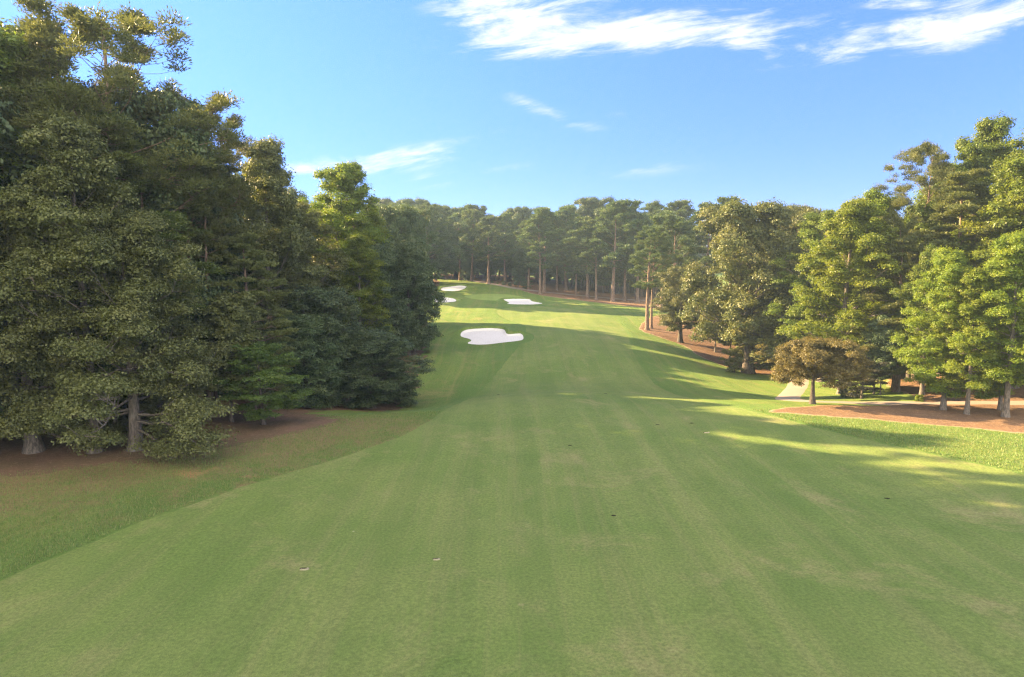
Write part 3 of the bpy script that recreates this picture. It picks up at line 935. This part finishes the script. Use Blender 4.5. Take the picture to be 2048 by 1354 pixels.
seen('thin_tree', 0, 228, 38, 560, 'slim young tree between the pale and the dark trunk', GL, 1.0, 0)
seen('thin_tree', 1, 462, 44, 600, 'slim young tree standing just beside the dogwood', GL, 1.1, 1, leaf=L_GREY)
seen('dogwood', 0, 525, 43, 692, 'small fresh green dogwood with layered branches on a short trunk', GL, 1.05, 0)
seen('sweetgum', 3, 548, 58, 292, 'pointed sweetgum whose top stands against the sky past the tiered pine', GL, .95, 0, leaf=L_GREY)
seen('sweetgum', 0, 602, 65, 412, 'rounded tree stepping down between the pointed sweetgum and the tulip tree', GL, 1.15, 3, leaf=L_GREY)
seen('tulip', 0, 700, 77, 340, 'tall tulip tree with sunlit yellow leaves and ragged open top', GL, 1.0, 0)
seen('sweetgum', 1, 742, 80, 425, 'shorter yellow lit tree leaning out beside the tulip tree', GL, 1.0, 4, leaf=L_TULIP)
seen('round_tree', 0, 655, 57, 592, 'dense dark evergreen standing in front of the tulip tree', GL, .95, 0)
seen('tulip', 1, 722, 70, 480, 'low yellow lit tree in front of the tulip tree', GL, 1.05, 2)
seen('round_tree', 1, 745, 57.5, 672, 'low dark evergreen bulging out over the mown grass', GL, 1.45, 1)
seen('round_tree', 2, 612, 55, 640, 'low dark evergreen right behind the dogwood', GL, 1.3, 2)
seen('soft_pine', 0, 772, 60, 650, 'small dark soft pine at the outer corner of the evergreens', GL, 1.1, 1, leaf=L_DARK)
seen('round_tree', 2, 819, 78, 498, 'big round dark evergreen whose edge hides part of the bunkers', GL, .66, 0)
seen('round_tree', 1, 812, 82, 560, 'round dark evergreen pressed against the biggest round one', GL, .66, 3.5)
seen('round_tree', 0, 795, 96, 430, 'tall round crown rising behind the big round evergreen', GL, .70, 1.5)
seen('oak', 1, 815, 106, 432, 'dark oak crown peeping over the round evergreens', GL, .75, 1.0, leaf=L_DARK)
for i, (px, d, top, w) in enumerate([(838, 74, 715, 1.9), (858, 79, 700, 1.7), (800, 68, 735, 1.8), (850, 84, 690, 1.6)]):
    seen('shrub', i % 3, px, d, top, ['brown green shrub at the foot of the big round evergreen', 'low shrub on the dry bank under the round evergreens, nearer the bunker',
         'low shrub on the dry bank by the outer dark evergreens', 'dark shrub at the last tree before the bunkers'][i], 'shrubs on the dry bank', w, i, leaf=L_GREY)

LIT = [(x_, y_) for x_, y_ in [(14, 48.5), (17, 49), (20, 49), (13, 47), (16, 47.5), (20, 47), (24, 46.5), (30, 46), (18, 44.5), (23, 44), (28, 43), (34, 42), (23, 41), (28, 40.5), (34, 39), (30, 38.5), (28, 45),
                               (1, 117), (5, 116), (9, 114), (13, 111), (17, 108), (20, 106), (5, 120), (10, 119), (15, 116), (19, 113), (22, 112), (12, 123), (18, 121), (22, 120), (22, 100), (26, 92)]]


def sun_cap(x, y, h, reach=4.0):
    """trees of the deep wood stay low where the photo shows the evening sun slipping past"""
    ax, ay = math.sin(SUN_AZ), math.cos(SUN_AZ)
    for lx, ly in LIT:
        t = (x - lx) * ax + (y - ly) * ay
        lat = abs((x - lx) * ay - (y - ly) * ax)
        if t > 0 and lat < reach:
            h = min(h, t * math.tan(SUN_EL) * 0.97 + hz(lx, ly) - hz(x, y))
    # the tulip tree at the end of the wood catches the sun down to half its height
    for lx, ly, lz in ((-15.5, 69, 7.5), (-17.5, 76, 11)):
        t = (x - lx) * ax + (y - ly) * ay
        lat = abs((x - lx) * ay - (y - ly) * ax)
        if 1.5 < t < 14 and lat < 4:
            h = min(h, lz + t * math.tan(SUN_EL) - hz(x, y))
    # and below the outline of the front trees against the sky
    px = 1024 + 1366 * x / y * 0.98
    sky_y = np.interp(px, [-300, 0, 250, 420, 530, 640, 760, 900], [60, 160, 210, 310, 360, 440, 480, 500])
    if px > -40:
        h = min(h, view_z(px, sky_y, y)[1] - hz(x, y))
    return max(h, 8)


rng = random.Random(5)
fill = []
for gy in np.arange(40, 110, 6.2):
    for gx in np.arange(-25, -62, -6.6):
        x = gx + rng.uniform(-2, 2)
        y = gy + rng.uniform(-2, 2)
        if x > -17 - 0.12 * (78 - y) - 4 and y > 66:
            pass
        fill.append((x, y))
kk = ['tall_pine', 'sweetgum', 'soft_pine', 'tall_pine', 'sweetgum', 'round_tree']
for i, (x, y) in enumerate(fill):
    k = kk[rng.randrange(6)]
    h = sun_cap(x, y, rng.uniform(17, 21.5) if y > 50 else rng.uniform(19, 23))
    tree(k, rng.randrange(3), x, y, h, rng.uniform(.9, 1.15) if k != 'round_tree' else .7, rng.uniform(0, 6), 'dark tree deep in the wood behind the front trees', GD,
         name='forest_tree', leaf=L_GREY if k in ('sweetgum',) else None)
for i, (x, y, h) in enumerate([(-17, 63, 8), (-20.5, 69, 9), (-15, 76, 12), (-19, 82, 15), (-14.5, 90, 14), (-20, 94, 16), (-15, 100, 14), (-20, 104, 15), (-33, 33, 22), (-38, 28, 24), (-34, 24, 23), (-40, 36, 25), (-46, 30, 25), (-31, 29, 21), (-45, 40, 25), (-52, 36, 25), (-44, 24, 25)]):
    h = sun_cap(x, y, h)
    tree(['sweetgum', 'tall_pine', 'round_tree'][i % 3], i % 3, x, y, h, .95, i, 'dark tree deep in the wood behind the front trees', GD, name='forest_tree', leaf=L_GREY if i % 3 == 0 else None)

for i, (x, y, h) in enumerate([(-19, 80, 21), (-21, 87, 21.5), (-18, 74, 19.5), (-19.5, 93, 19.5), (-20.5, 83.5, 21), (-24, 85, 20), (-27, 90, 20.5), (-22, 77, 19), (-28, 81, 20), (-26, 73, 13), (-30, 76, 20), (-18, 86, 17), (-22, 91, 18.5), (-26, 96, 19.5), (-32, 88, 21), (-20, 96, 17), (-32, 97, 20), (-24, 101, 17)]):
    tree(['round_tree', 'sweetgum', 'tall_pine'][i % 3], i % 3, x, y, sun_cap(x, y, h, 2.2), [.7, 1.2, 1.2][i % 3], i * 1.7, 'dark tree deep in the wood behind the front trees', GD, name='forest_tree', leaf=[L_DARK, L_GREY, L_PINE][i % 3])

# ------------------------------------------------------------------ build: far left of the green
GF_ = 'trees beside the putting green'
rng = random.Random(11)
for i, (x, y) in enumerate([(-21, 146), (-24, 153), (-20, 160), (-25, 166), (-20.5, 173), (-26, 180), (-21, 188), (-28, 150), (-32, 158), (-33, 170), (-34, 182), (-30, 192), (-40, 150), (-42, 165), (-44, 178)]):
    tree(['row_pine', 'oak', 'tall_pine'][i % 3], i % 3, x, y, rng.uniform(17, 20), .9, i, 'shaded tree standing beside the putting green behind the round evergreens', GF_, leaf=[L_PINEF, L_DARK, L_PINEF][i % 3], name='forest_tree')

# ------------------------------------------------------------------ build: the far row behind the green
GB = 'bare trunked pines in the far row'
ORD = ['first', 'second', 'third', 'fourth', 'fifth', 'sixth', 'seventh', 'eighth', 'ninth', 'tenth', 'eleventh', 'twelfth', 'thirteenth', 'fourteenth', 'fifteenth', 'sixteenth', 'seventeenth', 'eighteenth']
front = [(896, 196, 424, 1), (922, 190, 418, 0), (944, 186, 432, 2), (978, 177, 416, 1), (1010, 180, 426, 0), (1056, 167, 428, 2), (1079, 160, 440, 0), (1087, 163, 424, 1), (1112, 168, 420, 2),
         (1130, 172, 428, 0), (1149, 161, 452, 1), (1172, 157, 436, 0), (1190, 153, 428, 2), (1222, 150, 412, 1), (1246, 154, 418, 0), (1270, 152, 420, 2)]
for i, (px, d, top, v) in enumerate(front):
    top += [0, 14, -8, 22, 5, 16, -4][i % 7]
    seen('row_pine', v, px, d, top, 'tall bare trunked pine, %s counted from the putting green end of the far row' % ORD[i], GB, [1.0, 1.25, 1.1, 1.4][i % 4], i * 1.3, lean=.05 * math.sin(i * 2.7), leanaz=1.57 + .6 * math.sin(i))
rng = random.Random(23)
GC = 'trees of the second far row'
for i, px in enumerate(range(770, 1360, 23)):
    d = np.interp(px, [770, 890, 1290, 1360], [212, 212, 172, 166]) + rng.uniform(-5, 6)
    k = ['row_pine', 'oak', 'row_pine'][i % 3]
    k = ['oak', 'row_pine', 'tulip'][i % 3]
    seen(k, rng.randrange(3), px + rng.uniform(-6, 6), d - 5, rng.choice([408, 416, 424, 434, 442]), 'dark tall tree of the second row behind the far pines', GC, {'row_pine': 1.2, 'oak': .8, 'tulip': 1.2}[k], rng.uniform(0, 6),
         leaf=L_DARK if k == 'oak' else L_PINEF, name='forest_tree')
for i, px in enumerate(range(905, 1340, 21)):
    d = np.interp(px, [890, 1290, 1360], [200, 165, 160]) + rng.uniform(-4, 5)
    seen('thin_tree', i % 3, px + rng.uniform(-6, 6), d, rng.uniform(470, 530), 'slender understory tree among the far pine trunks', 'understory trees among the far pines', 1.3, rng.uniform(0, 6), leaf=L_DARK)
rng = random.Random(41)
for i, px in enumerate(range(890, 1350, 17)):
    d = np.interp(px, [880, 1290, 1360], [217, 184, 178]) + rng.uniform(-6, 6)
    seen('round_tree', i % 3, px + rng.uniform(-5, 5), d, rng.uniform(500, 532), 'low dark evergreen in the thicket behind the far pine trunks', 'thicket behind the far pines', .75, rng.uniform(0, 6))
seen('round_tree', 0, 938, 187, 520, 'dark evergreen bush tree at the foot of the far pines by the higher bunker', GB, .7, 0)
seen('round_tree', 1, 1036, 172, 512, 'slim dark evergreen at the foot of the far pines by the narrow path', GB, .55, 0)
for i, (px, d) in enumerate([(985, 179), (996, 177), (1008, 175), (1020, 173), (1052, 168), (968, 182)]):
    seen('shrub', i % 3, px, d, 562 + i % 2 * 3, 'dark shrub in the row at the foot of the far pines', 'shrubs at the foot of the far pines', 1.3, i, leaf=L_DARK)
rng = random.Random(31)
for i in range(30):
    x = -90 + i * 6.2 + rng.uniform(-2, 2)
    y = 285 + rng.uniform(-8, 14) - .12 * x
    tree('oak' if i % 2 else 'row_pine', i % 3, x, y, rng.uniform(13, 17), 1.2, rng.uniform(0, 6), 'distant tree beyond the sunlit field, glimpsed through the far pines', 'trees beyond the far field', name='forest_tree', leaf=L_OAK if i % 2 else L_PINEF)

# ------------------------------------------------------------------ build: the island group and the big oak
GI = 'trees on the straw bed round the oak'
seen('tall_pine', 0, 1291, 108, 458, 'front one of the pine pair on the tip of the straw bed', GI, 1.15, 0, leaf=L_PINEF)
seen('tall_pine', 2, 1299, 110, 470, 'pine right behind the front pine on the tip of the straw bed', GI, .9, 2, leaf=L_PINEF)
seen('row_pine', 1, 1345, 119, 438, 'domed pine rising behind the small oak', GI, 1.15, 1)
seen('row_pine', 2, 1405, 128, 414, 'domed pine behind the big oak, tallest of that clump', GI, 1.2, 4)
seen('row_pine', 0, 1452, 132, 404, 'domed pine directly above the big oak crown', GI, 1.2, 2)
seen('row_pine', 1, 1318, 134, 432, 'domed pine in the gap between the tip pines and the far row', GI, 1.1, 3)
seen('oak', 2, 1357, 98, 543, 'small oak with short reddish trunk between the tip pines and the big oak', GI, 1.0, 0)
seen('thin_tree', 2, 1427, 93, 582, 'young leafy tree on thin trunk just before the big oak', GI, 1.1, 0, leaf=L_OAK)
seen('thin_tree', 0, 1456, 87, 590, 'young leafy tree closest to the big oak trunk', GI, .9, 1, leaf=L_OAK)
seen('oak', 0, 1493, 80, 430, 'big spreading oak with thick dark trunk beside the cart path', GI, .92, .4)
seen('oak', 1, 1548, 97, 432, 'dark oak behind the big spreading oak', GI, .85, 2)
seen('oak', 2, 1592, 92, 440, 'dark oak filling the gap between the big oak and the bright tulip tree', GI, .75, 4)
seen('shrub', 0, 1572, 80, 650, 'light leafed shrub beside the cart path near the oak', 'shrubs near the oak', 2.0, 0, leaf=L_GREY)
seen('shrub', 1, 1466, 79, 702, 'low dark shrub against the oak trunk', 'shrubs near the oak', .9, 1, leaf=L_OAK)
seen('shrub', 2, 1530, 88, 655, 'dark shrub behind the oak on the far edge of the path', 'shrubs near the oak', 1.8, 1, leaf=L_DARK)

# ------------------------------------------------------------------ build: the sunlit wood on the right
GR = 'trees of the sunlit wood'
maple_x, _ = view_z(1633, 812, 49.3)
tree('maple', 0, maple_x - 0.3, 49.3, 4.45, .84, 2.4, 'low copper brown maple with umbrella crown on the straw bed')
seen('dogwood', 1, 1722, 54, 712, 'small dark purple green tree in the shade of the copper maple', None, 1.1, 0, leaf=L_PURPLE, name='plum_tree')
seen('shrub', 0, 1688, 56, 772, 'cone shaped green shrub by the path, closer to the maple trunk', 'shrubs by the path', 1.0, 0, leaf=L_DARK)
seen('shrub', 1, 1714, 55.5, 776, 'rounded green shrub by the path under the purple tree', 'shrubs by the path', 1.1, 2, leaf=L_DARK)
seen('shrub', 2, 1836, 50.8, 790, 'bright yellow green shrub among the trunks by the path', 'shrubs by the path', 1.2, 2, leaf=L_TULIP)
seen('tulip', 2, 1682, 60, 408, 'bright sunlit tulip tree right above the copper maple', GR, 1.08, 0)
seen('tulip', 0, 1735, 66, 396, 'sunlit tulip tree half behind the one above the maple', GR, 1.0, 3)
seen('sweetgum', 2, 1640, 70, 425, 'green sweetgum next to the dark oaks at the start of the bright wood', GR, 1.1, 1)
seen('wild_pine', 2, 1825, 63, 302, 'flat topped dark pine with open crown standing above the bright wood', GR, .70, 2)
seen('tulip', 1, 1870, 68, 345, 'sunlit leafy tree filling in behind the flat topped pine', GR, 1.1, 5)
seen('soft_pine', 0, 1790, 57.5, 470, 'layered dark pine drooping between the two bright tulip trees', GR, .95, 1, leaf=L_PINE)
seen('soft_pine', 2, 1893, 58, 340, 'big layered pine with fans of needles in the middle of the bright wood', GR, 1.1, 3, leaf=L_PINE)
seen('tulip', 1, 1940, 62, 258, 'tallest bright tree, leafy spire against the sky', GR, .85, 2, leaf=L_GUM)
seen('tulip', 2, 1886, 47, 505, 'sunlit tulip tree with pale trunk on the straw bed', GR, .92, 2.5)
seen('sweetgum', 1, 1934, 45.3, 540, 'leafy sweetgum on dark trunk nearest the lawn edge', GR, .95, 1, leaf=L_TULIP)
seen('sweetgum', 0, 2012, 44.3, 470, 'leafy sweetgum with foliage cut by the picture edge beside the lawn', GR, 1.0, 3, leaf=L_TULIP)
seen('tulip', 0, 2000, 46.5, 560, 'lower tulip tree tucked behind the edge sweetgum', GR, .9, 4)
seen('tulip', 1, 2022, 54, 335, 'yellow sunlit tulip tree near the edge behind the front trees', GR, 1.0, 0.5)
seen('tulip', 2, 2072, 55, 250, 'tall tree cut by the picture edge, tip against the sky', GR, 1.0, 3.3, leaf=L_GUM)
seen('sweetgum', 2, 2130, 47, 400, 'leafy tree mostly outside the picture edge by the straw bed', GR, 1.0, 1.3)
seen('tall_pine', 1, 1784, 59, 430, 'pine with straight grey trunk rising from the lit litter slope', GR, .6, 1.3)
seen('thin_tree', 1, 1795, 57, 600, 'slim pale stem beside the straight grey trunk', GR, .8, 1.3)
seen('sweetgum', 3, 1842, 54, 500, 'shaded sweetgum behind the yellow green shrub', GR, .85, .3)
seen('thin_tree', 2, 1746, 57, 640, 'slim dark stem behind the purple tree, closer to the maple', GR, .9, .3, leaf=L_DARK)
seen('thin_tree', 0, 1759, 56, 660, 'slim dark stem behind the purple tree, farther from the maple', GR, .8, 2.3, leaf=L_DARK)
rng = random.Random(77)
for gy in np.arange(64, 112, 7.0):
    for gx in np.arange(36, 72, 7.0):
        x, y = gx + rng.uniform(-2, 2), gy + rng.uniform(-2, 2)
        if x < 36 + (y - 64) * .12:
            continue
        k = ['tall_pine', 'sweetgum', 'oak', 'tulip'][rng.randrange(4)]
        tree(k, rng.randrange(3), x, y, rng.uniform(13.5, 16.5), .95, rng.uniform(0, 6), 'tree deep in the sunlit wood behind its front trees', 'trees deep in the sunlit wood', name='forest_tree')
for i, (x, y, h) in enumerate([(50, 54, 17), (56, 58, 18), (52, 46, 17), (60, 48, 18), (47, 62, 17), (58, 40, 18), (52, 36, 17)]):
    tree(['sweetgum', 'tulip'][i % 2], i % 3, x, y, h, 1.0, i, 'tree deep in the sunlit wood behind its front trees', 'trees deep in the sunlit wood', name='forest_tree')

# ------------------------------------------------------------------ build: loose litter and the taller rough, uncountable
def blades(name, pts, hmin, hmax, wide, spread, mat, rng, **props):
    n = len(pts)
    z = height(pts[:, 0], pts[:, 1])
    P = np.stack([pts[:, 0], pts[:, 1], z], 1)
    a = rng.uniform(0, 2 * math.pi, n)
    side = np.stack([np.cos(a), np.sin(a), np.zeros(n)], 1) * wide
    h = rng.uniform(hmin, hmax, n)
    tip = np.stack([rng.normal(0, spread, n), rng.normal(0, spread, n), h], 1)
    V = np.stack([P - side, P + side, P + tip * .6 + side * .7, P + tip], 1)
    me = mesh_np(name, V.reshape(-1, 3), np.arange(n * 4).reshape(n, 4), mat, False, {'tint': ('FACE', rng.uniform(0, 1, n))})
    return link(name, me, kind='stuff', **props)


nr = np.random.default_rng(3)
M_BLADE = leaf_mat('rough_blade', (0.085, 0.150, 0.034), (0.125, 0.192, 0.044), (0.205, 0.205, 0.078), 0.25)
c_ = nr.uniform([-34, 18], [31, 47], (330000, 2))
sdb = sdf_poly(c_[:, 0], c_[:, 1], FAIRWAY)
cut = sdf_poly(c_[:, 0], c_[:, 1], BED_RIGHT)
cutl = sdf_poly(c_[:, 0], c_[:, 1], BED_LEFT)
vis = np.abs(c_[:, 0]) < c_[:, 1] * .80 + 1
keep = (sdb > 0.05) & (sdb < 12) & (cut > .2) & (cutl > -.5) & vis & (nr.uniform(0, 1, len(c_)) < np.clip(1.15 - sdb / 14, 0.25, 1))
g_ = blades('rough_grass', c_[keep], .07, .14, .012, .035, M_BLADE, nr, label='taller unmown blades of rough grass beside the fairway')
g_.location.z = 0.04


def scatter_litter(name, poly, box, count, size, mat, out, label):
    c = nr.uniform(box[0], box[1], (count, 2))
    sd = sdf_poly(c[:, 0], c[:, 1], poly)
    c = c[(sd < out * np.abs(nr.normal(0, 1, count))) & (np.abs(c[:, 0]) < c[:, 1] * .8 + 1)]
    n = len(c)
    P = np.stack([c[:, 0], c[:, 1], height(c[:, 0], c[:, 1]) + .035], 1)
    a = nr.uniform(0, 2 * math.pi, n)
    tl = nr.normal(0, .35, (n, 2))
    L = size * nr.uniform(.6, 1.5, n)
    A = np.stack([np.cos(a), np.sin(a), tl[:, 0]], 1) * L[:, None]
    B = np.stack([-np.sin(a), np.cos(a), tl[:, 1]], 1) * (L * nr.uniform(.25, .6, n))[:, None]
    V = np.stack([P - A, P - B, P + A, P + B], 1)
    V[:, :, 2] = np.maximum(V[:, :, 2], P[:, None, 2] - .02)
    link(name, mesh_np(name, V.reshape(-1, 3), np.arange(n * 4).reshape(n, 4), mat, False, {'tint': ('FACE', nr.uniform(0, 1, n))}), kind='stuff', label=label)


M_FALLEN = leaf_mat('fallen_leaf', (0.10, 0.060, 0.035), (0.22, 0.130, 0.070), (0.38, 0.26, 0.15), 0.1)
scatter_litter('fallen_leaves', BED_RIGHT, ([16, 32], [45, 52]), 26000, .055, M_FALLEN, .35, 'loose straw and fallen leaves on the bed under the sunlit wood')
scatter_litter('fallen_leaves', BED_ISLAND, ([19, 76], [40, 112]), 16000, .09, M_FALLEN, .45, 'loose straw and fallen leaves on the bed round the big oak')
scatter_litter('fallen_leaves', BED_LEFT, ([-34, 29], [-8, 50]), 26000, .05, M_FALLEN, .9, 'fallen leaves under the edge of the drooping beeches')

# ------------------------------------------------------------------ air
HAZE = 0.00032
if HAZE > 0:
    m, N = new_mat('haze_air')
    pv = N.n('ShaderNodeVolumePrincipled')
    pv.inputs['Color'].default_value = (0.62, 0.82, 1.0, 1)
    pv.inputs['Density'].default_value = HAZE
    pv.inputs['Anisotropy'].default_value = 0.1
    out = N.n('ShaderNodeOutputMaterial')
    N.t.links.new(pv.outputs[0], out.inputs['Volume'])
    z0, z1 = float(GZ.min()) - 1.0, 32.0
    V = [(sx * 950, -350 if sy < 0 else 1050, z) for z in (z0, z1) for sx, sy in ((-1, -1), (1, -1), (1, 1), (-1, 1))]
    F = [(0, 3, 2, 1), (4, 5, 6, 7), (0, 1, 5, 4), (1, 2, 6, 5), (2, 3, 7, 6), (3, 0, 4, 7)]
    link('haze', mesh_np('haze', V, F, m), kind='stuff', label='thin bluish summer evening haze in the air')
